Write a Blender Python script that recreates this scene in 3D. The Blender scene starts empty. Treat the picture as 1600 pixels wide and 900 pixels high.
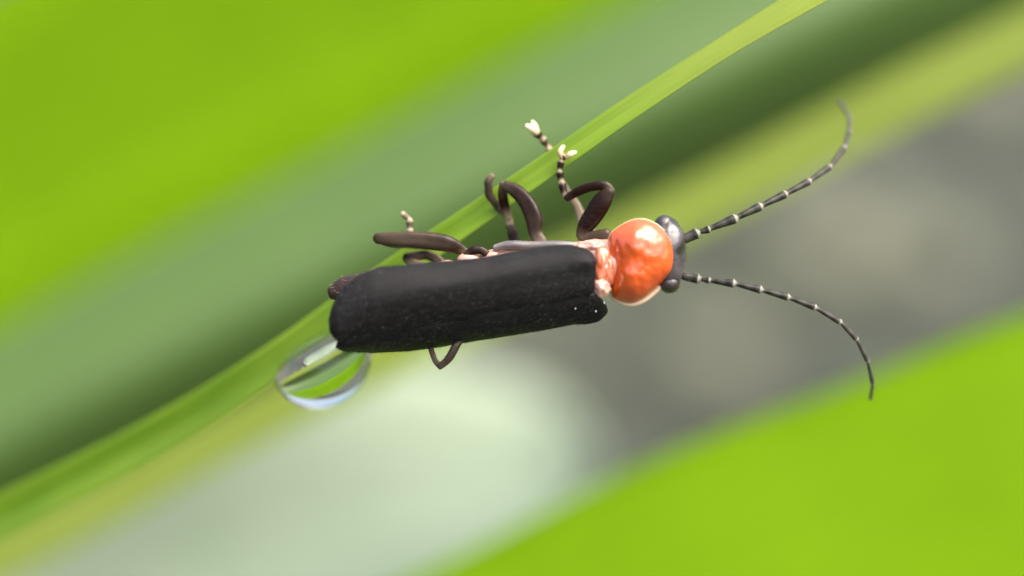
# Macro photograph of a soldier beetle on a grass blade.  1 Blender unit = 1 centimetre.
import bpy, bmesh, math, random
from mathutils import Vector, Matrix, noise
import numpy as np

random.seed(7)
scene = bpy.context.scene
scene.unit_settings.system = 'METRIC'
scene.unit_settings.scale_length = 0.01
C = scene.collection
R = math.radians

# ------------------------------------------------------------------ camera
PITCH = R(25.0)
DIST = 10.0                      # lens to plane of focus, cm
FRAME = 3.4                      # width of the plane of focus seen, cm
S = FRAME / 1600.0               # one photo pixel on the plane of focus, cm
RIGHT = Vector((1, 0, 0))
UP = Vector((0, math.sin(PITCH), math.cos(PITCH)))
FWD = Vector((0, math.cos(PITCH), -math.sin(PITCH)))
cam_d = bpy.data.cameras.new('camera')
cam = bpy.data.objects.new('camera', cam_d)
C.objects.link(cam)
cam.location = -FWD * DIST
cam.rotation_euler = (math.pi / 2 - PITCH, 0, 0)
cam_d.sensor_width = 36.0
cam_d.lens = 36.0 * DIST / FRAME
cam_d.clip_start = 0.05
cam_d.clip_end = 20000.0
cam_d.dof.use_dof = True
cam_d.dof.focus_distance = DIST + 0.05
APERTURE = 0.30                  # lens opening radius, cm
cam_d.dof.aperture_fstop = cam_d.lens * 1e-3 / (2 * APERTURE)
scene.camera = cam

# ------------------------------------------------------------------ light
SUN_EL, SUN_AZ = R(63.0), R(108.0)       # azimuth measured from +Y (away from camera) towards +X
world = bpy.data.worlds.new('World')
scene.world = world
world.use_nodes = True
wn = world.node_tree
sky = wn.nodes.new('ShaderNodeTexSky')
sky.sky_type = 'NISHITA'
sky.sun_disc = False
sky.sun_elevation = SUN_EL
sky.sun_rotation = SUN_AZ
sky.air_density = 1.0
sky.dust_density = 8.0
sky.ozone_density = 0.6
wn.nodes['Background'].inputs['Strength'].default_value = 0.15
wn.links.new(sky.outputs[0], wn.nodes['Background'].inputs[0])
sun_d = bpy.data.lights.new('sun', 'SUN')
sun_d.energy = 1.5
sun_d.angle = R(72.0)
sun_d.color = (1.0, 0.96, 0.9)
sun = bpy.data.objects.new('sun', sun_d)
C.objects.link(sun)
sdir = Vector((math.sin(SUN_AZ) * math.cos(SUN_EL), math.cos(SUN_AZ) * math.cos(SUN_EL), math.sin(SUN_EL)))
sun.rotation_euler = sdir.to_track_quat('Z', 'Y').to_euler()
sun.location = sdir * 60

vs = scene.view_settings
vs.view_transform = 'Standard'
vs.look = 'None'
vs.gamma = 1.0
vs.use_curve_mapping = False
vs.exposure = 1.5
scene.cycles.use_denoising = True
scene.cycles.max_bounces = 12
scene.cycles.transmission_bounces = 12
scene.cycles.use_adaptive_sampling = False

# ------------------------------------------------------------------ helpers
def W(px, py, d=0.0):
    """photo pixel + distance behind the plane of focus (cm) -> world"""
    k = S * (1 + d / DIST)
    return RIGHT * ((px - 800) * k) + UP * ((450 - py) * k) + FWD * d

def B(px, py, n=0.0):
    """beetle frame: photo pixels, n = pixels towards the camera"""
    return W(px, py, -n * S)

def interp(tab, x):
    xs = [t[0] for t in tab]
    return float(np.interp(x, xs, [t[1] for t in tab]))

def catmull(pts, n):
    """pts: list of tuples (any dimension); returns n samples of a centripetal-ish spline"""
    P = np.array(pts, float)
    seg = np.linalg.norm(np.diff(P[:, :3], axis=0), axis=1)
    t = np.concatenate([[0], np.cumsum(np.maximum(seg, 1e-6))])
    m = np.zeros_like(P)
    for i in range(len(P)):
        if i == 0:
            m[i] = (P[1] - P[0]) / (t[1] - t[0])
        elif i == len(P) - 1:
            m[i] = (P[-1] - P[-2]) / (t[-1] - t[-2])
        else:
            a = (P[i] - P[i - 1]) / (t[i] - t[i - 1])
            b = (P[i + 1] - P[i]) / (t[i + 1] - t[i])
            w = (t[i + 1] - t[i]) / (t[i + 1] - t[i - 1])
            m[i] = a * w + b * (1 - w)
    out = []
    for u in np.linspace(0, t[-1], n):
        i = min(int(np.searchsorted(t, u, side='right')) - 1, len(P) - 2)
        h = t[i + 1] - t[i]
        s = (u - t[i]) / h
        out.append((2*s**3 - 3*s**2 + 1) * P[i] + (s**3 - 2*s**2 + s) * h * m[i]
                   + (-2*s**3 + 3*s**2) * P[i + 1] + (s**3 - s**2) * h * m[i + 1])
    return np.array(out)

def link_mesh(name, verts, faces, mat, parent=None, uvs=None, tint=None, smooth=True):
    me = bpy.data.meshes.new(name)
    me.from_pydata([tuple(v) for v in verts], [], faces)
    if uvs is not None:
        uv = me.uv_layers.new(name='UVMap')
        for lp in me.loops:
            uv.data[lp.index].uv = uvs[lp.vertex_index]
    if tint is not None:
        at = me.attributes.new('tint', 'FLOAT', 'POINT')
        for i, v in enumerate(tint):
            at.data[i].value = v
    me.polygons.foreach_set('use_smooth', [smooth] * len(me.polygons))
    me.materials.append(mat)
    me.update()
    o = bpy.data.objects.new(name, me)
    C.objects.link(o)
    if parent is not None:
        o.parent = parent
        o.matrix_parent_inverse = parent.matrix_world.inverted() if parent.type != 'EMPTY' else Matrix.Translation(-parent.location)
    return o

def tag(o, label=None, cat=None, group=None, kind=None):
    if label: o['label'] = label
    if cat: o['category'] = cat
    if group: o['group'] = group
    if kind: o['kind'] = kind
    return o

def tube_data(ctrl, n=24, ring=14, flat=1.0, flat_dir=None, wob=0.0, keel=0.0):
    """ctrl: (x,y,z,radius,tint) world units -> verts, faces, uvs, tints; rounded ends"""
    P = catmull(ctrl, n)
    pos = [Vector(p[:3]) for p in P]
    rad = [max(p[3], 1e-4) for p in P]
    tn = [float(min(1, max(0, p[4]))) for p in P]
    tan = [(pos[min(i + 1, n - 1)] - pos[max(i - 1, 0)]).normalized() for i in range(n)]
    ref = flat_dir or FWD
    verts, uvs, tints, rings = [], [], [], []
    def add_ring(c, t, r, u, tt):
        a = (ref - t * ref.dot(t))
        if a.length < 1e-4:
            a = (UP - t * UP.dot(t))
        a.normalize()
        b = t.cross(a).normalized()
        idx = []
        for k in range(ring):
            an = 2 * math.pi * k / ring
            rr = r * (1 + wob * noise.noise(c * 9 + Vector((math.cos(an), math.sin(an), 3.1)) * 1.2))
            rr *= 1 + keel * math.cos(3 * an + 0.5)
            verts.append(c + a * (math.cos(an) * rr * flat) + b * (math.sin(an) * rr))
            uvs.append((u, k / ring)); tints.append(tt); idx.append(len(verts) - 1)
        rings.append(idx)
    for j in (2, 1):
        an = j * math.pi / 6
        add_ring(pos[0] - tan[0] * rad[0] * math.sin(an) * 0.8, tan[0], rad[0] * math.cos(an), 0, tn[0])
    for i in range(n):
        add_ring(pos[i], tan[i], rad[i], i / (n - 1), tn[i])
    for j in (1, 2):
        an = j * math.pi / 6
        add_ring(pos[-1] + tan[-1] * rad[-1] * math.sin(an) * 0.8, tan[-1], rad[-1] * math.cos(an), 1, tn[-1])
    faces = []
    for i in range(len(rings) - 1):
        for k in range(ring):
            k2 = (k + 1) % ring
            faces.append((rings[i][k], rings[i][k2], rings[i + 1][k2], rings[i + 1][k]))
    faces.append(tuple(reversed(rings[0]))); faces.append(tuple(rings[-1]))
    return verts, faces, uvs, tints

def btube(name, ctrl, mat, parent, n=24, ring=14, flat=1.0, wob=0.0, keel=0.0):
    """ctrl in beetle pixels: (px, py, n, radius_px[, tint])"""
    cc = []
    for c in ctrl:
        p = B(*c[:3])
        cc.append((p.x, p.y, p.z, c[3] * S, c[4] if len(c) > 4 else 0.0))
    v, f, u, t = tube_data(cc, n, ring, flat, None, wob, keel)
    return link_mesh(name, v, f, mat, parent, u, t)

def merge(datas):
    V, F, U, T = [], [], [], []
    for v, f, u, t in datas:
        o = len(V)
        V += list(v); U += list(u); T += list(t)
        F += [tuple(i + o for i in q) for q in f]
    return V, F, U, T

def ellipsoid_data(c, axes, seg=24, rings=16, fn=None, tint=0.0):
    """c world centre, axes three vectors; fn(unit) -> radial factor"""
    V, F, U = [], [], []
    for i in range(rings + 1):
        th = math.pi * i / rings
        for k in range(seg):
            ph = 2 * math.pi * k / seg
            d = Vector((math.sin(th) * math.cos(ph), math.sin(th) * math.sin(ph), math.cos(th)))
            r = fn(d) if fn else 1.0
            V.append(c + axes[0] * (d.x * r) + axes[1] * (d.y * r) + axes[2] * (d.z * r))
            U.append((k / seg, i / rings))
    for i in range(rings):
        for k in range(seg):
            k2 = (k + 1) % seg
            F.append((i * seg + k, (i + 1) * seg + k, (i + 1) * seg + k2, i * seg + k2))
    return V, F, U, [tint] * len(V)

# ------------------------------------------------------------------ materials
def new_mat(name):
    m = bpy.data.materials.new(name)
    m.use_nodes = True
    nt = m.node_tree
    return m, nt, nt.nodes['Principled BSDF'], nt.nodes['Material Output']

def ramp(nt, stops):
    r = nt.nodes.new('ShaderNodeValToRGB')
    while len(r.color_ramp.elements) < len(stops):
        r.color_ramp.elements.new(0.5)
    for e, (p, c) in zip(r.color_ramp.elements, stops):
        e.position = p
        e.color = (*c, 1)
    return r

def noise_node(nt, vec, scale, detail=4, rough=0.55, dist=0.0):
    n = nt.nodes.new('ShaderNodeTexNoise')
    n.inputs['Scale'].default_value = scale
    n.inputs['Detail'].default_value = detail
    n.inputs['Roughness'].default_value = rough
    n.inputs['Distortion'].default_value = dist
    if vec is not None:
        nt.links.new(vec, n.inputs['Vector'])
    return n

def mapping(nt, src, scale):
    mp = nt.nodes.new('ShaderNodeMapping')
    mp.inputs['Scale'].default_value = scale
    nt.links.new(src, mp.inputs['Vector'])
    return mp.outputs[0]

def leaf_mat(name, c_a, c_b, rough=0.45, spec=0.4, trans=0.45, vein=26, coat=0.0, tip=None):
    m, nt, p, out = new_mat(name)
    uv = nt.nodes.new('ShaderNodeUVMap')
    mv = mapping(nt, uv.outputs[0], (6.0, vein, 1))
    n1 = noise_node(nt, mv, 1.0, 3)
    mv2 = mapping(nt, uv.outputs[0], (9.0, 2.0, 1))
    n2 = noise_node(nt, mv2, 1.0, 3)
    mx = nt.nodes.new('ShaderNodeMath'); mx.operation = 'MULTIPLY_ADD'
    nt.links.new(n1.outputs[0], mx.inputs[0]); mx.inputs[1].default_value = 0.55
    hf = nt.nodes.new('ShaderNodeMath'); hf.operation = 'MULTIPLY'
    nt.links.new(n2.outputs[0], hf.inputs[0]); hf.inputs[1].default_value = 0.45
    nt.links.new(hf.outputs[0], mx.inputs[2])
    rp = ramp(nt, [(0.32, c_a), (0.68, c_b)])
    nt.links.new(mx.outputs[0], rp.inputs[0])
    col = rp.outputs[0]
    if tip:
        at = nt.nodes.new('ShaderNodeAttribute'); at.attribute_name = 'tint'
        mt = nt.nodes.new('ShaderNodeMix'); mt.data_type = 'RGBA'
        nt.links.new(at.outputs['Fac'], mt.inputs[0]); nt.links.new(col, mt.inputs[6])
        mt.inputs[7].default_value = (*tip, 1)
        col = mt.outputs[2]
    nt.links.new(col, p.inputs['Base Color'])
    p.inputs['Roughness'].default_value = rough
    p.inputs['Specular IOR Level'].default_value = spec
    bp = nt.nodes.new('ShaderNodeBump')
    bp.inputs['Strength'].default_value = 0.35
    bp.inputs['Distance'].default_value = 0.01
    nt.links.new(n1.outputs[0], bp.inputs['Height'])
    nt.links.new(bp.outputs[0], p.inputs['Normal'])
    tr = nt.nodes.new('ShaderNodeBsdfTranslucent')
    hs = nt.nodes.new('ShaderNodeHueSaturation')
    hs.inputs['Hue'].default_value = 0.485
    hs.inputs['Saturation'].default_value = 1.1
    hs.inputs['Value'].default_value = 1.5
    nt.links.new(col, hs.inputs['Color'])
    nt.links.new(hs.outputs[0], tr.inputs['Color'])
    ms = nt.nodes.new('ShaderNodeMixShader')
    ms.inputs[0].default_value = trans
    nt.links.new(p.outputs[0], ms.inputs[1]); nt.links.new(tr.outputs[0], ms.inputs[2])
    nt.links.new(ms.outputs[0], out.inputs['Surface'])
    return m

M_bright = leaf_mat('leaf_bright', (0.137, 0.272, 0.003), (0.168, 0.312, 0.004), 0.55, 0.06, 0.5)
M_main = leaf_mat('leaf_main', (0.11, 0.25, 0.008), (0.26, 0.38, 0.03), 0.33, 0.4, 0.45, vein=9, tip=(0.30, 0.36, 0.07))
M_waxy = leaf_mat('leaf_waxy', (0.052, 0.105, 0.0155), (0.063, 0.121, 0.0195), 0.5, 0.55, 0.14)
M_yellow = leaf_mat('leaf_yellow', (0.155, 0.21, 0.028), (0.185, 0.245, 0.038), 0.5, 0.2, 0.4)
M_pale = leaf_mat('leaf_pale', (0.30, 0.385, 0.27), (0.41, 0.49, 0.37), 0.5, 0.3, 0.2)

def body_mat(name, dark, pale, rough=0.35, coat=0.0, bump=0.3, bscale=60, spec=0.5, sss=0.0, coat_rough=0.1, vary=0.35):
    """colour between dark and pale by the vertex attribute 'tint', with mottling and fine relief"""
    m, nt, p, out = new_mat(name)
    tc = nt.nodes.new('ShaderNodeTexCoord')
    at = nt.nodes.new('ShaderNodeAttribute'); at.attribute_name = 'tint'
    n1 = noise_node(nt, tc.outputs['Object'], bscale * 0.35, 4)
    a = nt.nodes.new('ShaderNodeMath'); a.operation = 'MULTIPLY_ADD'
    nt.links.new(n1.outputs[0], a.inputs[0]); a.inputs[1].default_value = vary
    b = nt.nodes.new('ShaderNodeMath'); b.operation = 'SUBTRACT'
    nt.links.new(at.outputs['Fac'], b.inputs[0]); b.inputs[1].default_value = vary * 0.5
    nt.links.new(b.outputs[0], a.inputs[2])
    rp = ramp(nt, [(0.0, dark), (1.0, pale)])
    nt.links.new(a.outputs[0], rp.inputs[0])
    nt.links.new(rp.outputs[0], p.inputs['Base Color'])
    p.inputs['Roughness'].default_value = rough
    p.inputs['Specular IOR Level'].default_value = spec
    p.inputs['Coat Weight'].default_value = coat
    p.inputs['Coat Roughness'].default_value = coat_rough; p.inputs['Coat IOR'].default_value = 1.75
    if sss:
        p.inputs['Subsurface Weight'].default_value = sss
        p.inputs['Subsurface Radius'].default_value = (1.0, 0.3, 0.12)
        p.inputs['Subsurface Scale'].default_value = 0.03
    n2 = noise_node(nt, tc.outputs['Object'], bscale, 4)
    bp = nt.nodes.new('ShaderNodeBump')
    bp.inputs['Strength'].default_value = bump
    bp.inputs['Distance'].default_value = 0.006
    nt.links.new(n2.outputs[0], bp.inputs['Height'])
    nt.links.new(bp.outputs[0], p.inputs['Normal'])
    if coat:
        nt.links.new(bp.outputs[0], p.inputs['Coat Normal'])
    return m

M_leg = body_mat('leg_chitin', (0.010, 0.0032, 0.0014), (0.34, 0.27, 0.18), 0.24, 0.0, 0.5, 30, 0.17, vary=0.08)
M_flesh = body_mat('thorax_flesh', (0.10, 0.04, 0.025), (0.62, 0.34, 0.26), 0.35, 0.4, 0.5, 22, 0.5, 0.2)
M_neck = body_mat('neck_orange', (0.50, 0.07, 0.012), (0.75, 0.30, 0.17), 0.35, 0.6, 0.6, 14, 0.4, 0.2, 0.08)
M_abd = body_mat('abdomen_skin', (0.022, 0.010, 0.006), (0.40, 0.20, 0.13), 0.45, 0.0, 0.5, 26, 0.35, vary=0.15)
M_orange = body_mat('pronotum_orange', (0.42, 0.042, 0.003), (0.66, 0.105, 0.006), 0.4, 1.0, 0.6, 7, 0.25, 0.15, 0.02)
M_rim = body_mat('pronotum_rim', (0.55, 0.30, 0.14), (0.72, 0.55, 0.36), 0.35, 0.5, 0.3, 20, 0.5, 0.3)
M_head = body_mat('head_black', (0.010, 0.008, 0.008), (0.08, 0.072, 0.075), 0.22, 0.3, 1.0, 12, 0.4)
M_eye = body_mat('eye_brown', (0.014, 0.010, 0.008), (0.03, 0.02, 0.016), 0.3, 0.5, 0.5, 120, 0.5)
M_ant = body_mat('antenna_black', (0.006, 0.006, 0.004), (0.30, 0.29, 0.24), 0.4, 0.0, 0.3, 70, 0.2, vary=0.1)
M_claw = body_mat('claw_pale', (0.22, 0.14, 0.04), (0.66, 0.58, 0.36), 0.4, 0.0, 0.3, 40)
M_speck = body_mat('pollen', (0.6, 0.6, 0.55), (0.8, 0.8, 0.75), 0.6, 0.0, 0.3, 60)

# elytra: dull black, finely hairy along the body
def elytra_mat():
    m, nt, p, out = new_mat('elytra_black')
    uv = nt.nodes.new('ShaderNodeUVMap')
    tc = nt.nodes.new('ShaderNodeTexCoord')
    hair = noise_node(nt, mapping(nt, uv.outputs[0], (110, 60, 1)), 1.0, 4, 0.65, 0.4)
    rib = noise_node(nt, mapping(nt, uv.outputs[0], (2.5, 5, 1)), 1.0, 2)
    big = noise_node(nt, tc.outputs['Object'], 6.0, 4)
    rp = ramp(nt, [(0.3, (0.0045, 0.0045, 0.0042)), (0.7, (0.010, 0.0095, 0.0095))])
    nt.links.new(hair.outputs[0], rp.inputs[0])
    nt.links.new(rp.outputs[0], p.inputs['Base Color'])
    rr = ramp(nt, [(0.3, (0.42,) * 3), (0.7, (0.62,) * 3)])
    nt.links.new(big.outputs[0], rr.inputs[0])
    nt.links.new(rr.outputs[0], p.inputs['Roughness'])
    p.inputs['Specular IOR Level'].default_value = 0.16
    b1 = nt.nodes.new('ShaderNodeBump'); b1.inputs['Strength'].default_value = 0.55; b1.inputs['Distance'].default_value = 0.004
    nt.links.new(hair.outputs[0], b1.inputs['Height'])
    b2 = nt.nodes.new('ShaderNodeBump'); b2.inputs['Strength'].default_value = 0.22; b2.inputs['Distance'].default_value = 0.02
    nt.links.new(rib.outputs[0], b2.inputs['Height'])
    nt.links.new(b1.outputs[0], b2.inputs['Normal'])
    nt.links.new(b2.outputs[0], p.inputs['Normal'])
    return m
M_ely = elytra_mat()

def water_mat():
    m, nt, p, out = new_mat('water')
    p.inputs['Base Color'].default_value = (1, 1, 1, 1)
    p.inputs['Roughness'].default_value = 0.0
    p.inputs['IOR'].default_value = 1.333
    p.inputs['Transmission Weight'].default_value = 1.0
    return m
M_water = water_mat()

def soil_mat():
    m, nt, p, out = new_mat('soil')
    tc = nt.nodes.new('ShaderNodeTexCoord')
    n1 = noise_node(nt, tc.outputs['Object'], 0.085, 4, 0.6)
    n2 = noise_node(nt, tc.outputs['Object'], 1.3, 6, 0.65)
    r1 = ramp(nt, [(0.32, (0.012, 0.018, 0.010)), (0.5, (0.034, 0.041, 0.021)), (0.66, (0.054, 0.057, 0.034))])
    nt.links.new(n1.outputs[0], r1.inputs[0])
    r2 = ramp(nt, [(0.3, (0.45,) * 3), (0.7, (1.25,) * 3)])
    nt.links.new(n2.outputs[0], r2.inputs[0])
    mx = nt.nodes.new('ShaderNodeMix'); mx.data_type = 'RGBA'; mx.blend_type = 'MULTIPLY'
    mx.inputs[0].default_value = 1.0
    nt.links.new(r1.outputs[0], mx.inputs[6]); nt.links.new(r2.outputs[0], mx.inputs[7])
    nt.links.new(mx.outputs[2], p.inputs['Base Color'])
    p.inputs['Roughness'].default_value = 0.75
    bp = nt.nodes.new('ShaderNodeBump'); bp.inputs['Strength'].default_value = 0.7; bp.inputs['Distance'].default_value = 0.3
    nt.links.new(n2.outputs[0], bp.inputs['Height']); nt.links.new(bp.outputs[0], p.inputs['Normal'])
    return m
M_soil = soil_mat()

# ------------------------------------------------------------------ ground
GZ = -12.0
def ground_z(x, y):
    r = math.hypot(x, y - 20)
    f = max(0.0, 1 - r / 260.0)
    return GZ + f * (0.9 * noise.noise(Vector((x * 0.06, y * 0.06, 0))) + 0.35 * noise.noise(Vector((x * 0.3, y * 0.3, 4))))

def build_ground():
    n = 141
    ax = [8.0 * math.sinh(t * 7.2) / 1.0 for t in np.linspace(-1, 1, n)]
    V, F = [], []
    for j in range(n):
        for i in range(n):
            x, y = ax[i], ax[j] + 25
            V.append((x, y, ground_z(x, y)))
    for j in range(n - 1):
        for i in range(n - 1):
            a = j * n + i
            F.append((a, a + 1, a + n + 1, a + n))
    o = link_mesh('ground', V, F, M_soil)
    o['kind'] = 'structure'
    o['label'] = 'bare grey brown soil far behind the beetle, out of focus'
build_ground()

# ------------------------------------------------------------------ grass blades
def blade(name, ctrl, mat, label, thick=0.012, n=120, across=11, fold=0.25, group='arching grass blades', cat='grass blade', wave=0.0, ridge=0.0, rnd=0.02, tint=None):
    """ctrl: list of (point, half_width, face_angle_deg [, fold]).  face angle: direction the blade's face looks,
    turned about the blade's own line; 0 = towards the camera, 90 = upwards.  fold: midrib depth / half width."""
    cc = []
    for c in ctrl:
        p = c[0]
        cc.append((p.x, p.y, p.z, c[1], c[2], c[3] if len(c) > 3 else fold))
    P = catmull(cc, n)
    pos = [Vector(p[:3]) for p in P]
    L = [0.0]
    for i in range(1, n):
        L.append(L[-1] + (pos[i] - pos[i - 1]).length)
    top, bot, uv = [], [], []
    for i in range(n):
        t = (pos[min(i + 1, n - 1)] - pos[max(i - 1, 0)]).normalized()
        nrm = (-FWD) - t * (-FWD).dot(t); nrm.normalize()
        side = t.cross(nrm).normalized()          # for a blade rising to the right: up-left of the line
        if side.dot(UP) < 0: side = -side
        a = R(P[i][4])
        nn = nrm * math.cos(a) + side * math.sin(a)
        sd = side * math.cos(a) - nrm * math.sin(a)
        hw, fo = max(P[i][3], 0.004), P[i][5]
        for k in range(across):
            w = -1 + 2 * k / (across - 1)
            e = 1 + wave * noise.noise(Vector((L[i] * 2.2, w * 3, hw * 7)))
            off = -fo * hw * (1 - math.sqrt(w * w + rnd))      # V section, midrib sunk (fo>0) or proud (fo<0)
            off += -ridge * hw * (1 - min(1, abs(w) / 0.12)) if abs(w) < 0.12 else 0.0
            base = pos[i] + sd * (w * hw * e)
            th = thick * (1.0 - 0.75 * abs(w))
            top.append(base + nn * (off + th * 0.5))
            bot.append(base + nn * (off - th * 0.5))
            uv.append((L[i] / 4.0, (w + 1) / 2))
    V = top + bot
    N = len(top)
    F = []
    for i in range(n - 1):
        for k in range(across - 1):
            a = i * across + k
            F.append((a, a + 1, a + across + 1, a + across))
            F.append((N + a, N + a + across, N + a + across + 1, N + a + 1))
        a = i * across
        F.append((a, a + across, N + a + across, N + a))
        b = a + across - 1
        F.append((b, N + b, N + b + across, b + across))
    for i in (0, n - 1):
        for k in range(across - 1):
            a = i * across + k
            F.append((a, N + a, N + a + 1, a + 1) if i == 0 else (a, a + 1, N + a + 1, N + a))
    tn = None
    if tint:
        tn = [interp(tint, p.dot(RIGHT) / S + 800) for p in pos for _ in range(across)]
        tn = tn + tn
    o = link_mesh(name, V, F, mat, None, uv + uv, tn)
    bm = bmesh.new(); bm.from_mesh(o.data); bmesh.ops.recalc_face_normals(bm, faces=bm.faces); bm.to_mesh(o.data); bm.free()
    tag(o, label, cat, group)
    return o

def wpt(x, y, z): return Vector((x, y, z))

# narrow blade that carries the beetle and the drop: folded, slightly twisted, rooted far down to the left
blade('grass_blade', [
    (wpt(-9.6, 3.2, GZ - 0.3), 0.07, 20), (wpt(-8.6, 2.6, -8.2), 0.10, 20), (wpt(-6.3, 1.9, -4.6), 0.11, 20),
    (W(-600, 1130, 1.9), 0.10, 20),
    (W(0, 806, 1.1), 0.085, 25), (W(250, 678, 0.75), 0.080, 30), (W(450, 549, 0.46), 0.072, 35), (W(600, 437, 0.33), 0.060, 30),
    (W(700, 366, 0.27), 0.050, 26), (W(880, 242, 0.20), 0.042, 22), (W(960, 186, 0.18), 0.042, 24), (W(1030, 139, 0.165), 0.043, 30, .6), (W(1110, 87, 0.15), 0.047, 40, .6),
    (W(1230, 14, 0.12), 0.054, 40), (W(1500, -130, 0.10), 0.055, 20), (W(2000, -330, 0.2), 0.045, 10), (W(2600, -420, 0.6), 0.025, 0),
    (W(3000, -400, 1.0), 0.004, 0)],
    M_main, 'narrow sharp green grass blade that the beetle clings to', thick=0.016, n=260, fold=0.55, wave=0.03, tint=[(700, 0), (950, .15), (1150, .75), (1400, .6), (2500, .3)])

# broad bright blade, upper left, facing the light
blade('grass_blade', [
    (wpt(-13.5, 7.6, GZ - 0.3), 0.45, 40), (wpt(-12.2, 7.3, -8.0), 0.72, 40), (wpt(-8.2, 6.6, -4.6), 1.1, 40),
    (W(-300, 400, 6.0), 1.2, 40), (W(0, 230, 6.0), 1.2, 40), (W(480, -20, 6.0), 1.2, 40), (W(900, -225, 6.0), 1.15, 40),
    (W(1700, -480, 6.2), 0.7, 40), (W(2500, -520, 6.6), 0.4, 30), (W(3000, -430, 7.0), 0.01, 20)],
    M_bright, 'broad bright yellow-green blurred blade above and behind the tail of the beetle', fold=0.8)

# waxy blade with its midrib towards us: upper half mirrors the sky, lower half is dark
blade('grass_blade', [
    (wpt(-11.0, 5.8, GZ - 0.3), 0.3, 5), (wpt(-10.0, 5.6, -8.5), 0.45, 5), (wpt(-7.0, 5.0, -5.0), 0.52, 5),
    (W(-300, 842, 4.5), 0.45, -4), (W(0, 685, 4.5), 0.45, -4), (W(500, 424, 4.5), 0.455, -4), (W(1000, 165, 4.5), 0.46, -4),
    (W(1500, -70, 4.6), 0.48, 5), (W(2300, -290, 5.0), 0.3, 5), (W(2800, -300, 5.4), 0.01, 5)],
    M_waxy, 'dull grey-green to dark green blurred blade directly behind the narrow one', fold=-1.1, rnd=0.12)

# thin yellowish blade behind the beetle
blade('grass_blade', [
    (wpt(-9.6, 4.6, GZ - 0.3), 0.10, 45), (wpt(-8.8, 4.4, -8.6), 0.15, 45), (wpt(-6.2, 3.9, -5.2), 0.165, 45),
    (W(-300, 1010, 3.5), 0.16, 45), (W(0, 868, 3.5), 0.16, 45), (W(480, 612, 3.5), 0.16, 45), (W(1000, 365, 3.5), 0.17, 45),
    (W(1600, 62, 3.5), 0.18, 45), (W(2200, -170, 3.7), 0.14, 45), (W(2900, -300, 4.0), 0.01, 45)],
    M_yellow, 'thin yellowish green blurred blade passing behind the beetle', fold=0.2)

# broad bright blade, lower right
blade('grass_blade', [
    (wpt(-6.2, 3.3, GZ - 0.3), 0.4, 40), (wpt(-4.8, 3.2, -8.0), 0.62, 40), (wpt(-2.6, 2.9, -4.6), 0.76, 40),
    (W(400, 1280, 2.9), 0.80, 40), (W(800, 1090, 2.9), 0.80, 40), (W(1100, 940, 2.9), 0.80, 40), (W(1400, 825, 2.9), 0.80, 40),
    (W(1700, 700, 2.9), 0.78, 40), (W(2300, 520, 3.1), 0.6, 40), (W(2900, 480, 3.4), 0.01, 30)],
    M_bright, 'broad bright green blurred blade below the antennae', fold=0.12)

# pale leaf with a rounded end, further back under the beetle
blade('pale_leaf', [
    (wpt(-9.0, 11.5, GZ - 0.3), 0.3, 60), (wpt(-7.0, 11.0, -8.6), 0.6, 60), (W(-300, 1180, 9.4), 0.85, 20),
    (W(150, 950, 9.4), 1.15, 15), (W(450, 820, 9.4), 1.15, 22), (W(650, 750, 9.4), 1.05, 36), (W(800, 722, 9.4), 0.82, 50),
    (W(890, 712, 9.4), 0.5, 54), (W(930, 708, 9.4), 0.05, 54)],
    M_pale, 'pale whitish green blurred leaf with rounded end below the beetle', fold=0.4, cat='leaf', group=None)

# ------------------------------------------------------------------ beetle
beetle = bpy.data.objects.new('soldier_beetle', None)
C.objects.link(beetle)
beetle.location = B(740, 430, -60)
beetle.empty_display_size = 0.2
tag(beetle, 'black soldier beetle with glossy orange pronotum clinging to the narrow blade', 'beetle')
bpy.context.view_layer.update()

TOP = [(490, 443), (558, 436), (620, 427), (699, 418), (761, 409), (800, 401), (850, 393), (900, 388), (950, 385)]
BOT = [(490, 548), (536, 547), (583, 549), (636, 546), (717, 535), (839, 515), (917, 501), (960, 493)]
MID = [(490, 545), (524, 540), (620, 524), (700, 509), (800, 489), (930, 463), (960, 458)]
THE = [(490, 60), (600, 54), (760, 44), (930, 36)]
def section(x):
    t, b, m = interp(TOP, x), interp(BOT, x), interp(MID, x)
    th = R(interp(THE, x))
    T, BB = m - t, b - t
    p = -(BB - T) + math.sqrt((BB - T) ** 2 + (BB * BB - T * T))
    q = max(T - p, 5)
    return p / math.cos(th), q / math.sin(th), t + p, th   # a, h, centre y, roll

def sec_pt(x, psi, grow=1.0, extra=0.0):
    a, h, c, th = section(x)
    sup = 0.88
    cy, sy = math.cos(psi), math.sin(psi)
    y = a * grow * math.copysign(abs(cy) ** sup, cy)
    z = h * grow * math.copysign(abs(sy) ** sup, sy) + extra
    v = y * math.cos(th) - z * math.sin(th)
    n = y * math.sin(th) + z * math.cos(th)
    return B(x, c - v, n)

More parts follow.
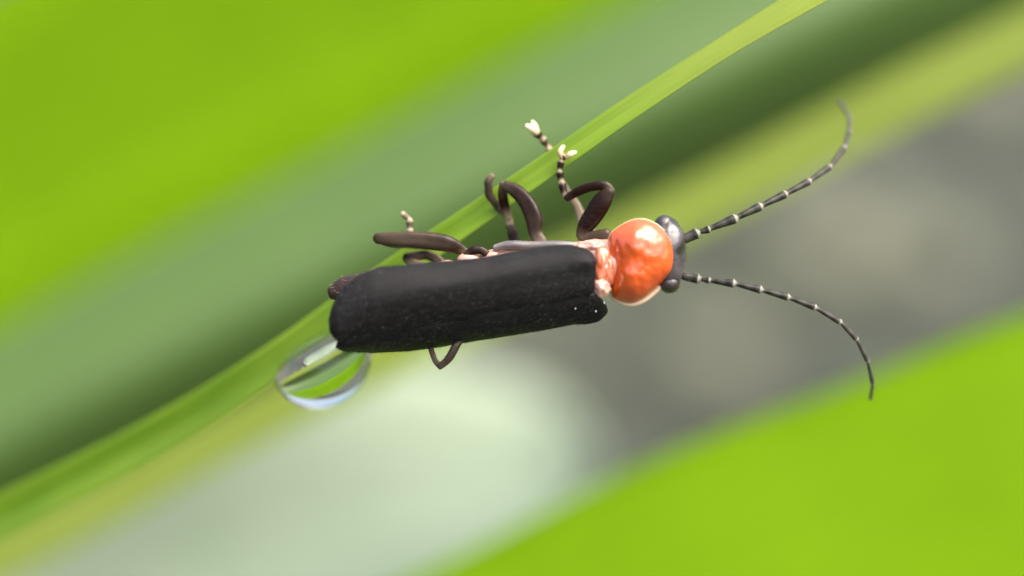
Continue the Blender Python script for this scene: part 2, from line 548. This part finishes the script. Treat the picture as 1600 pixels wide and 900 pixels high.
def elytron(upper):
    NS, NT = 110, 44
    V, U = [], []
    for i in range(NS):
        s = i / (NS - 1)
        for k in range(NT):
            t = k / (NT - 1)               # 0 = outer edge, 1 = suture
            if upper:
                x0 = np.interp(t, [0, .1, .2, .32, .45, .6, .8, 1], [582, 556, 538, 525, 517, 513, 515, 525])
                x1 = np.interp(t, [0, .08, .2, .4, .7, 1], [902, 917, 926, 932, 931, 928])
                psi = -0.28 + (math.pi / 2 + 0.28 - 0.006) * t
            else:
                x0 = np.interp(t, [0, .3, .7, 1], [556, 536, 524, 527])
                x1 = np.interp(t, [0, .15, .3, .45, .6, .75, .9, 1], [900, 922, 938, 947, 950, 948, 941, 933])
                psi = math.pi + 0.28 - (math.pi / 2 + 0.28 + 0.05) * t
            x = x0 + (x1 - x0) * s
            e = 0.0
            e -= 2.2 * math.exp(-((1 - t) / 0.03) ** 2)                  # sutural groove
            e += 0.5 * math.exp(-((1 - t - 0.08) / 0.04) ** 2)            # raised sutural margin
            e += 7.0 * math.exp(-((s - 0.95) / 0.05) ** 2 - ((t - 0.34) / 0.16) ** 2)   # shoulder
            e += 1.5 * math.sin(t * 16 + 0.4) * (0.4 + 0.6 * s) * 0.55
            e += 2.0 * noise.noise(Vector((s * 7, t * 3, 1.7 if upper else 5.2)))
            e += 2.2 * math.exp(-((s - 0.978) / 0.010) ** 2)                      # thickened front margin
            g = 1.0
            if s > 0.96:
                g -= 0.10 * ((s - 0.96) / 0.04) ** 2
            if s < 0.035:
                g -= 0.10 * ((0.035 - s) / 0.035) ** 2
            p = sec_pt(x, psi, g, e)
            V.append(p); U.append((s, t))
    F = []
    for i in range(NS - 1):
        for k in range(NT - 1):
            a = i * NT + k
            q = (a, a + 1, a + NT + 1, a + NT)
            F.append(q if upper else tuple(reversed(q)))
    o = link_mesh('elytron', V, F, M_ely, beetle, U)
    sm = o.modifiers.new('thickness', 'SOLIDIFY')
    sm.thickness = 3.0 * S
    sm.offset = -1
    return o
e1 = elytron(True)
e2 = elytron(False)

# body under the wing cases
btube('abdomen', [(521, 457, -38, 12, .03), (526, 456, -39, 17, .0), (537, 455, -42, 23, .0), (560, 457, -42, 31, .03), (640, 457, -42, 39, .12),
                  (720, 450, -44, 42, .45), (770, 446, -46, 46, .6)], M_abd, beetle, 60, 40, wob=0.06)
btube('thorax', [(760, 447, -46, 44, .6), (800, 438, -48, 50, .55), (850, 432, -48, 51, .45), (900, 424, -40, 47, .5), (935, 417, -22, 43, .75),
                 (960, 411, -8, 38, .85), (985, 408, -4, 30, .8)], M_flesh, beetle, 60, 40, wob=0.05)
# side plate of the thorax lying along the wing edge, catching the light
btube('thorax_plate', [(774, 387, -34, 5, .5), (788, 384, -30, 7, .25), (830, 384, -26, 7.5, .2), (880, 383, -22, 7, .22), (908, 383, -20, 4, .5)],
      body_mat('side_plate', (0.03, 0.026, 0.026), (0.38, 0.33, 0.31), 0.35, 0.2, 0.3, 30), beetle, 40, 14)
for c in [((733, 406, -46), 19, 12), ((773, 402, -44), 20, 13), ((700, 415, -50), 15, 9)]:
    p = B(*c[0])
    link_mesh('coxa', *[x for x in ellipsoid_data(p, (RIGHT * c[1] * S, UP * c[2] * S, FWD * 14 * S), tint=.85)][:2], M_flesh, beetle,
              None, [0.85] * (24 * 17))
def fleshy(name, c, rx, ry, rz, mat, tint, sd):
    p = B(*c)
    d = ellipsoid_data(p, (RIGHT * rx * S, UP * ry * S, FWD * rz * S), 36, 24,
                       fn=lambda v: 1 + 0.28 * noise.noise(v * 1.7 + Vector((sd, 0, 0))) + 0.10 * noise.noise(v * 4.5 + Vector((0, sd, 0))))
    link_mesh(name, d[0], d[1], mat, beetle, d[2], [min(1, max(0, tint + 0.5 * noise.noise((v - p) * 22))) for v in d[0]])
fleshy('scutellum', (944, 418, 14), 17, 34, 22, M_neck, .35, 1.3)
fleshy('membrane', (930, 386, -4), 28, 12, 16, M_flesh, .8, 4.1)
fleshy('membrane', (938, 448, 20), 15, 16, 16, M_flesh, .95, 7.7)
fleshy('membrane', (941, 398, 20), 9, 9, 10, M_flesh, .95, 9.2)

# pronotum: a low glossy dome with a pale turned-up rim
PRO = [(953, 367), (969, 353), (987, 344), (1004, 342), (1024, 349), (1040, 363), (1051, 383), (1054, 404), (1051, 423), (1036, 441),
       (1020, 456), (1004, 468), (987, 474), (969, 471), (957, 464), (955, 444), (951, 407), (950, 385)]
def pronotum():
    cx, cy = 1001, 408
    n_out = 110
    loop = PRO + [PRO[0]]
    # closed smooth outline
    k = len(PRO)
    ext = PRO[-3:] + PRO + PRO[:4]
    sm = catmull([(a, b, 0.0) for a, b in ext], 600)
    ang = {}
    pts = []
    for j in range(n_out):
        al = 2 * math.pi * j / n_out
        dx, dy = math.cos(al), -math.sin(al)
        best = max(sm, key=lambda q: ((q[0] - cx) * dx + (q[1] - cy) * dy) / (1e-6 + math.hypot(q[0] - cx, q[1] - cy)))
        pts.append((best[0], best[1]))
    TILT = math.tan(R(16))
    rings = 44
    V, U, T = [], [], []
    def rim_n(x, y): return 10 + (cy - y) * TILT * 0.6
    for i in range(rings + 1):
        r = i / rings
        for (x, y) in pts:
            X, Y = cx + (x - cx) * r, cy + (y - cy) * r
            dome = 40 * (1 - r ** 2.2) ** 0.6 if r < 1 else 0
            # uneven surface: two low swellings, a shallow furrow, crumpled hind edge
            u, v = (X - cx) / 55, (cy - Y) / 65
            e = 5 * math.exp(-((u + .15) ** 2 + (v - .5) ** 2) / .08) + 4 * math.exp(-((u + .25) ** 2 + (v + .45) ** 2) / .1)
            e -= 1.5 * math.exp(-(v - .02) ** 2 / .02) * math.exp(-(u + 0.1) ** 2 / .3)
            e -= 7 * math.exp(-((u + .74) / .1) ** 2) * (1 - r ** 6)
            e += 4.2 * noise.noise(Vector((u * 2.2 + 3, v * 2.2, 8.0))) + 1.6 * noise.noise(Vector((u * 5, v * 5, 2.0))) + 0.3 * noise.noise(Vector((u * 14, v * 14, 4.0)))
            V.append(B(X, Y, rim_n(X, Y) + dome + e * (1 - r ** 8))); U.append((r, 0)); T.append(0.5 + 0.3 * noise.noise(Vector((u * 2, v * 2, 5))))
    m = n_out
    F = []
    for i in range(rings):
        for j in range(m):
            j2 = (j + 1) % m
            F.append((i * m + j, (i + 1) * m + j, (i + 1) * m + j2, i * m + j2))
    # underside
    o0 = len(V)
    for i in range(1, 9):
        r = 1 - i / 8
        for (x, y) in pts:
            X, Y = cx + (x - cx) * r, cy + (y - cy) * r
            V.append(B(X, Y, rim_n(X, Y) - 5 - 26 * math.sqrt(max(0, 1 - r * r)))); U.append((r, 0)); T.append(.5)
    prev = rings * m
    for i in range(8):
        cur = o0 + i * m
        for j in range(m):
            j2 = (j + 1) % m
            F.append((prev + j, cur + j, cur + j2, prev + j2))
        prev = cur
    o = link_mesh('pronotum', V, F, M_orange, beetle, U, T)
    bm = bmesh.new(); bm.from_mesh(o.data)
    bmesh.ops.remove_doubles(bm, verts=bm.verts, dist=1e-5)
    bmesh.ops.recalc_face_normals(bm, faces=bm.faces); bm.to_mesh(o.data); bm.free()
    # rim: thickened edge, widest along the lower front
    ring = []
    for (x, y) in pts + [pts[0]]:
        al = math.atan2(cy - y, x - cx)
        low = max(0.0, math.cos(al - R(-70))) ** 1.5
        rr = 0.9 + 3.8 * low
        p = B(x + 1.0 * math.cos(al) * low, y - 2.0 * math.sin(al) * low, rim_n(x, y) - 3)
        ring.append((p.x, p.y, p.z, rr * S, 0.15 + 0.75 * low))
    d = tube_data(ring, 120, 10)
    link_mesh('rim', d[0], d[1], M_rim, o, d[2], d[3])
    return o
pro = pronotum()

# head, mostly tucked under the pronotum
def head():
    c = B(1043, 397, -8)
    def fn(v):
        f = 1 + 0.05 * noise.noise(v * 2.5) 
        f += 0.10 * math.exp(-((v.y - .42) ** 2 + (v.z - .5) ** 2) / .05) + 0.10 * math.exp(-((v.y + .55) ** 2 + (v.z - .5) ** 2) / .05)
        f -= 0.07 * math.exp(-(v.y / .12) ** 2) * max(0, v.x)
        return f
    ax = (RIGHT * 29 * S, UP * 58 * S, -FWD * 30 * S)
    d = ellipsoid_data(c, ax, 48, 36, fn)
    t = [min(1, max(0, 0.35 + 0.7 * noise.noise((v - c) * 16))) for v in d[0]]
    o = link_mesh('head', d[0], d[1], M_head, beetle, d[2], t)
    for (x, y, n), r in (((1038, 352, -8), 16.5), ((1046, 442, -2), 17)):
        d = ellipsoid_data(B(x, y, n), (RIGHT * r * S, UP * r * 0.98 * S, FWD * r * S), 28, 20)
        link_mesh('eye', d[0], d[1], M_eye, o, d[2], [0.3] * len(d[0]))
    d = ellipsoid_data(B(1063, 400, -20), (RIGHT * 10 * S, UP * 26 * S, FWD * 14 * S), 24, 16, lambda v: 1 + 0.1 * noise.noise(v * 3))
    link_mesh('mouthparts', d[0], d[1], M_head, o, d[2], [0.5] * len(d[0]))
    return o
hd = head()

# antennae: eleven segments each, club-ended with a pale ring
def antenna(ends, base_n, dn, w0):
    root = None
    for i in range(len(ends) - 1):
        (x0, y0), (x1, y1) = ends[i], ends[i + 1]
        n0, n1 = base_n + dn[i], base_n + dn[i + 1]
        f = i / (len(ends) - 2)
        rd = (6.8 if i != 1 else 5.0) * (1 - 0.60 * f) * w0
        rp = rd * (0.45 + 0.35 * f) if i else rd * 0.8
        hx, hy = x1 - x0, y1 - y0
        def at(t, r, tint): return (x0 + hx * t, y0 + hy * t, n0 + (n1 - n0) * t, r, tint)
        fade = 0.10 + 0.35 * max(0, f - .5)
        ctrl = [at(-0.02, rp * .8, .35 if i else .1), at(.10, rp, fade), at(.5, (rp + rd) / 2, fade), at(.86, rd * .97, fade),
                at(.92, rd * 1.0, fade + .1), at(.955, rd * 1.04, .95), at(.985, rd * 1.0, .9), at(1.0, rd * .7, .6)]
        o = btube('antenna' if root is None else 'antenna_segment', ctrl, M_ant, beetle if root is None else root, 26, 12)
        if root is None: root = o
    return root
antenna([(1066, 375), (1090, 364), (1108, 358), (1150, 341), (1189, 322), (1228, 303), (1265, 283), (1297, 260), (1320, 230), (1327, 205),
         (1327, 182), (1312, 158)], -6, [0, -2, -4, -12, -26, -46, -72, -102, -140, -180, -215, -245], 1.32)
antenna([(1066, 431), (1092, 436), (1109, 438), (1148, 443), (1190, 453), (1233, 465), (1275, 481), (1314, 504), (1339, 531), (1356, 565),
         (1364, 600), (1360, 624)], -4, [0, 2, 4, 6, 4, 0, -6, -14, -30, -60, -105, -150], 1.14)

# legs
def leg(femur, tibia=None, tarsus=None, claws=(), n=26, beads=True):
    o = btube('leg', femur, M_leg, beetle, 40, 24, .8, .10, .11)
    if tibia:
        btube('tibia', tibia, M_leg, o, 30, 20, .8, .10, .11)
    if tarsus:
        cc = []
        for i in range(len(tarsus) - 1):
            a, b = np.array(tarsus[i], float), np.array(tarsus[i + 1], float)
            for t, rf, tt in ((0.04, .74, .5), (.3, .9, 0.0), (.75, 1.14, 0.0), (.93, 1.02, .5)) if beads else ((0, 1, 0), (.5, 1, 0)):
                p = a + (b - a) * t
                cc.append((p[0], p[1], p[2], p[3] * rf, min(1, p[4] + tt)))
        btube('tarsus', cc, M_leg, o, 16 * (len(tarsus) - 1), 12)
    for cl in claws:
        btube('claw', cl, M_claw, o, 12, 10)
    return o

# front leg on our side
leg([(948, 368, -50, 11, .12), (925, 371, -56, 11, .1), (910, 369, -60, 9, .2), (914, 357, -58, 12, .02), (929, 335, -52, 14.5, .0), (944, 311, -46, 13, .0), (952, 299, -44, 9, .03)],
    [(955, 300, -44, 6, .2), (950, 293, -44, 7, .1), (942, 290, -45, 7.5, .0), (927, 291, -48, 7.2, .0), (905, 298, -56, 7.4, .0), (886, 309, -66, 6, .05)],
    [(883, 308, -68, 6, .1), (877, 283, -74, 5.6, .1), (874, 267, -76, 5.2, 0), (877, 251, -78, 5, 0), (881, 243, -79, 6, .05)],
    [[(879, 247, -77, 4, .2), (875, 238, -77, 5, .4), (880, 229, -80, 3.5, .7)],
     [(884, 247, -77, 3.5, .2), (891, 241, -75, 5, .6), (899, 238, -77, 3, .9)]])
# front leg beyond, reaching round the blade
leg([(925, 366, -100, 9, .4), (915, 357, -108, 8, .5), (909, 342, -112, 8, .6)],
    [(910, 344, -112, 7.5, .55), (902, 322, -116, 6.5, .45), (888, 301, -120, 5.5, .4), (877, 283, -122, 5, .3)],
    [(877, 284, -122, 5, .2), (868, 258, -126, 5, .1), (856, 229, -118, 5, .5), (847, 216, -110, 6, .1), (837, 206, -106, 7, .3)],
    [[(838, 207, -104, 6, .5), (831, 201, -102, 7, .8), (823, 197, -100, 4, 1)], [(837, 205, -108, 6, .5), (834, 196, -106, 6, .9), (832, 190, -104, 3, 1)]])
# middle leg on our side: femur up to a knee on the blade, shin folded back down
leg([(845, 378, -56, 10, .3), (838, 366, -58, 10, .1), (835, 342, -60, 13, .02), (821, 314, -66, 12, .02), (804, 297, -72, 10.5, .05), (790, 289, -76, 7.5, .12)],
    [(786, 287, -77, 6, .15), (785, 303, -84, 7.5, .05), (789, 324, -92, 7, .05), (795, 341, -98, 5, .7)],
    [(793, 337, -98, 5.5, .3), (778, 324, -104, 6, .1), (764, 303, -98, 7, .1), (763, 283, -88, 6.5, .15), (775, 267, -84, 4, .5)], beads=False)
# middle leg beyond
leg([(806, 384, -104, 8, .0), (802, 368, -106, 8, .0), (797, 352, -104, 6, .15)],
    [(797, 352, -104, 5.5, .7), (795, 342, -102, 5.5, .8), (793, 332, -100, 5, .5)])
# hind leg on our side: long grey femur lying along the body
leg([(748, 403, -56, 8, .3), (736, 398, -54, 8, .3), (727, 394, -53, 6.5, .25), (719, 389, -52, 9, .08), (700, 381, -50, 12.5, .05), (680, 377, -50, 13.5, .06), (650, 374, -50, 13, .1), (615, 373, -52, 11, .12), (590, 372, -54, 8.5, .08)],
    [(588, 372, -56, 7, .05), (608, 380, -66, 6, .3), (640, 383, -80, 5.5, .5), (668, 386, -90, 5, .5)],
    [(645, 376, -88, 6, .3), (640, 358, -90, 5.5, .3), (640, 343, -90, 5, .4), (628, 333, -90, 4, .6)])
# hind leg beyond, folded behind the body
leg([(694, 420, -92, 8, .4), (684, 406, -94, 8, .2), (668, 399, -96, 7, .05), (648, 400, -98, 7, .3), (634, 402, -98, 6, .0)],
    [(634, 402, -98, 6, 0), (641, 410, -96, 7, .35), (656, 416, -92, 8, .5), (668, 424, -88, 7, .4)])
btube('trochanter', [(728, 398, -40, 5, .1), (738, 392, -38, 6.5, .0), (750, 391, -38, 7, .0), (762, 398, -38, 6, .05)], M_leg, beetle, 24, 16, .8, .1, .1)
# lower side: bent hind knee showing under the wing case
leg([(722, 520, -20, 6, .1), (712, 541, -10, 6, .05), (700, 561, -6, 6, .05), (688, 572, -6, 5, .1)],
    [(689, 573, -6, 4.8, .1), (682, 566, -8, 4.4, .15), (675, 550, -14, 4.2, .15), (670, 530, -24, 4, .1)])

# pollen grains caught on the shoulder
random.seed(3)
sp = []
for (x, y) in [(899, 483), (931, 487), (944, 474)]:
    T_, M_, B_ = interp(TOP, x), interp(MID, x), interp(BOT, x)
    best = min((sec_pt(x, p) for p in np.linspace(math.pi / 2, math.pi, 40)), key=lambda q: abs(q.dot(UP) - B(x, y).dot(UP)))
    r = random.uniform(0.9, 1.6) * S
    d = ellipsoid_data(best + (-FWD) * 1.5 * S, (RIGHT * r * .8, UP * r * 1.5, FWD * r), 8, 6)
    link_mesh('pollen_grain', d[0], d[1], M_speck, e2, d[2], [.5] * len(d[0]))

# ------------------------------------------------------------------ water drop under the blade
def drop():
    c = W(502, 566, 0.43)
    down = Vector((0.22, 0, -1)).normalized()
    r = 0.158
    def fn(v):
        return 1.0
    axis = (RIGHT * 0.86 - UP * (-0.5)).normalized()       # along the blade
    perp = (UP * 0.86 - RIGHT * 0.5).normalized()
    V, F, U, T = ellipsoid_data(c, (axis * r * 1.12, perp * r * 0.98, -FWD * r * 0.95), 64, 48,
                                lambda v: 1 - 0.42 * max(0, v.y) ** 1.5 + 0.02 * max(0, -v.y) ** 2)
    o = link_mesh('water_drop', V, F, M_water, None, U)
    bm = bmesh.new(); bm.from_mesh(o.data)
    bmesh.ops.remove_doubles(bm, verts=bm.verts, dist=1e-6)
    bmesh.ops.recalc_face_normals(bm, faces=bm.faces); bm.to_mesh(o.data); bm.free()
    o.data.polygons.foreach_set('use_smooth', [True] * len(o.data.polygons))
    tag(o, 'clear round water drop hanging from the blade by the beetle tail', 'water drop')
drop()

# ------------------------------------------------------------------ pebbles and clods on the soil
def ground_at(px, py):
    o = cam.location
    dv = (W(px, py, 0) - o).normalized()
    t = (GZ - o.z) / dv.z
    p = o + dv * t
    return p
M_pebble = body_mat('pebble', (0.08, 0.085, 0.055), (0.14, 0.145, 0.095), 0.6, 0.0, 0.5, 3)
random.seed(11)
for (px, py, r) in [(1270, 470, 0.75), (1110, 625, 0.6), (1330, 380, 0.5), (1530, 140, 0.9), (1440, 470, 0.6)]:
    g = ground_at(px, py)
    g.z = ground_z(g.x, g.y) + r * 0.3
    sd = random.random() * 50
    d = ellipsoid_data(g, (Vector((r, 0, 0)), Vector((0, r * 0.85, 0)), Vector((0, 0, r * 0.65))), 16, 10,
                       lambda v: 1 + 0.22 * noise.noise(v * 1.6 + Vector((sd, 0, 0))))
    o = link_mesh('pebble', d[0], d[1], M_pebble, None, d[2], [0.5] * len(d[0]))
    tag(o, 'small pale pebble on the grey soil, blurred to a faint disc', 'pebble', 'pebbles on the soil')

def clods():
    V, F = [], []
    bm = bmesh.new(); bmesh.ops.create_icosphere(bm, subdivisions=1, radius=1.0)
    bv = [v.co.copy() for v in bm.verts]; bf = [tuple(v.index for v in f.verts) for f in bm.faces]; bm.free()
    for i in range(2600):
        x, y = random.uniform(-70, 90), random.uniform(-30, 150)
        r = random.uniform(0.12, 0.5) * random.uniform(0.5, 1.6)
        z = ground_z(x, y)
        sd = Vector((i * 1.7, 0, 0)); o = len(V)
        a = random.random() * 6.3; ca, sa = math.cos(a), math.sin(a)
        for v in bv:
            k = r * (1 + 0.5 * noise.noise(v * 1.3 + sd))
            V.append((x + (v.x * ca - v.y * sa) * k * 1.2, y + (v.x * sa + v.y * ca) * k * 0.9, z + v.z * k * 0.7 + r * 0.2))
        F += [tuple(q + o for q in f) for f in bf]
    o = link_mesh('soil_clods', V, F, M_soil, None, None, None, False)
    tag(o, 'loose crumbs of grey brown soil strewn over the ground', 'soil', kind='stuff')
clods()

# ------------------------------------------------------------------ fine hairs on the beetle
M_hair_pale = body_mat('hair_pale', (0.22, 0.19, 0.14), (0.4, 0.36, 0.28), 0.5, 0.0, 0.0, 40)
M_hair_dark = body_mat('hair_dark', (0.010, 0.010, 0.0095), (0.03, 0.029, 0.028), 0.6, 0.0, 0.0, 40)
def hairs(part, count, length, lean, mat, width=0.55, lift=0.6):
    rng = np.random.default_rng(len(part.data.vertices) + count)
    me = part.data
    ar = np.array([p.area for p in me.polygons]); ar = ar / ar.sum()
    V, F = [], []
    for pi in rng.choice(len(ar), count, p=ar):
        pl = me.polygons[pi]
        vs_ = [me.vertices[v].co for v in pl.vertices]
        w = rng.dirichlet(np.ones(len(vs_)))
        p = sum((v * float(a) for v, a in zip(vs_, w)), Vector((0, 0, 0)))
        nrm = pl.normal
        d = nrm * lift + lean + Vector(rng.normal(0, .25, 3))
        d.normalize()
        ln = length * S * rng.uniform(.6, 1.3)
        sd = d.cross(Vector(rng.normal(0, 1, 3))).normalized() * (width * S * .5)
        o = len(V)
        V += [p - sd - nrm * S * .5, p + sd - nrm * S * .5, p + d * ln]
        F.append((o, o + 1, o + 2))
    h = link_mesh('pubescence', V, F, mat, None, None, rng.uniform(0, 1, len(V)).tolist(), False)
    h.parent = part
    h['kind'] = 'stuff'
    return h
BACK = (-RIGHT * 0.98 - UP * 0.17)
bpy.context.view_layer.update()
for o in list(beetle.children):
    nm = o.name.split('.')[0]
    if nm == 'elytron':
        hairs(o, 5200, 6.0, BACK * 1.0, M_hair_dark, 0.4, 0.3)
        hairs(o, 60, 6.0, BACK * 1.0, M_hair_pale, 0.3, 0.4)
    elif nm == 'leg':
        hairs(o, 220, 5.0, Vector((0, 0, 0)), M_hair_dark, 0.4, .7)
    elif nm == 'head':
        hairs(o, 250, 5.0, RIGHT * .5, M_hair_dark, 0.4, .8)
    elif nm == 'antenna':
        hairs(o, 60, 4.0, RIGHT * .8, M_hair_pale, 0.5, .6)
    elif nm == 'abdomen':
        hairs(o, 600, 7.0, BACK * .8, M_hair_pale, 0.6, .6)
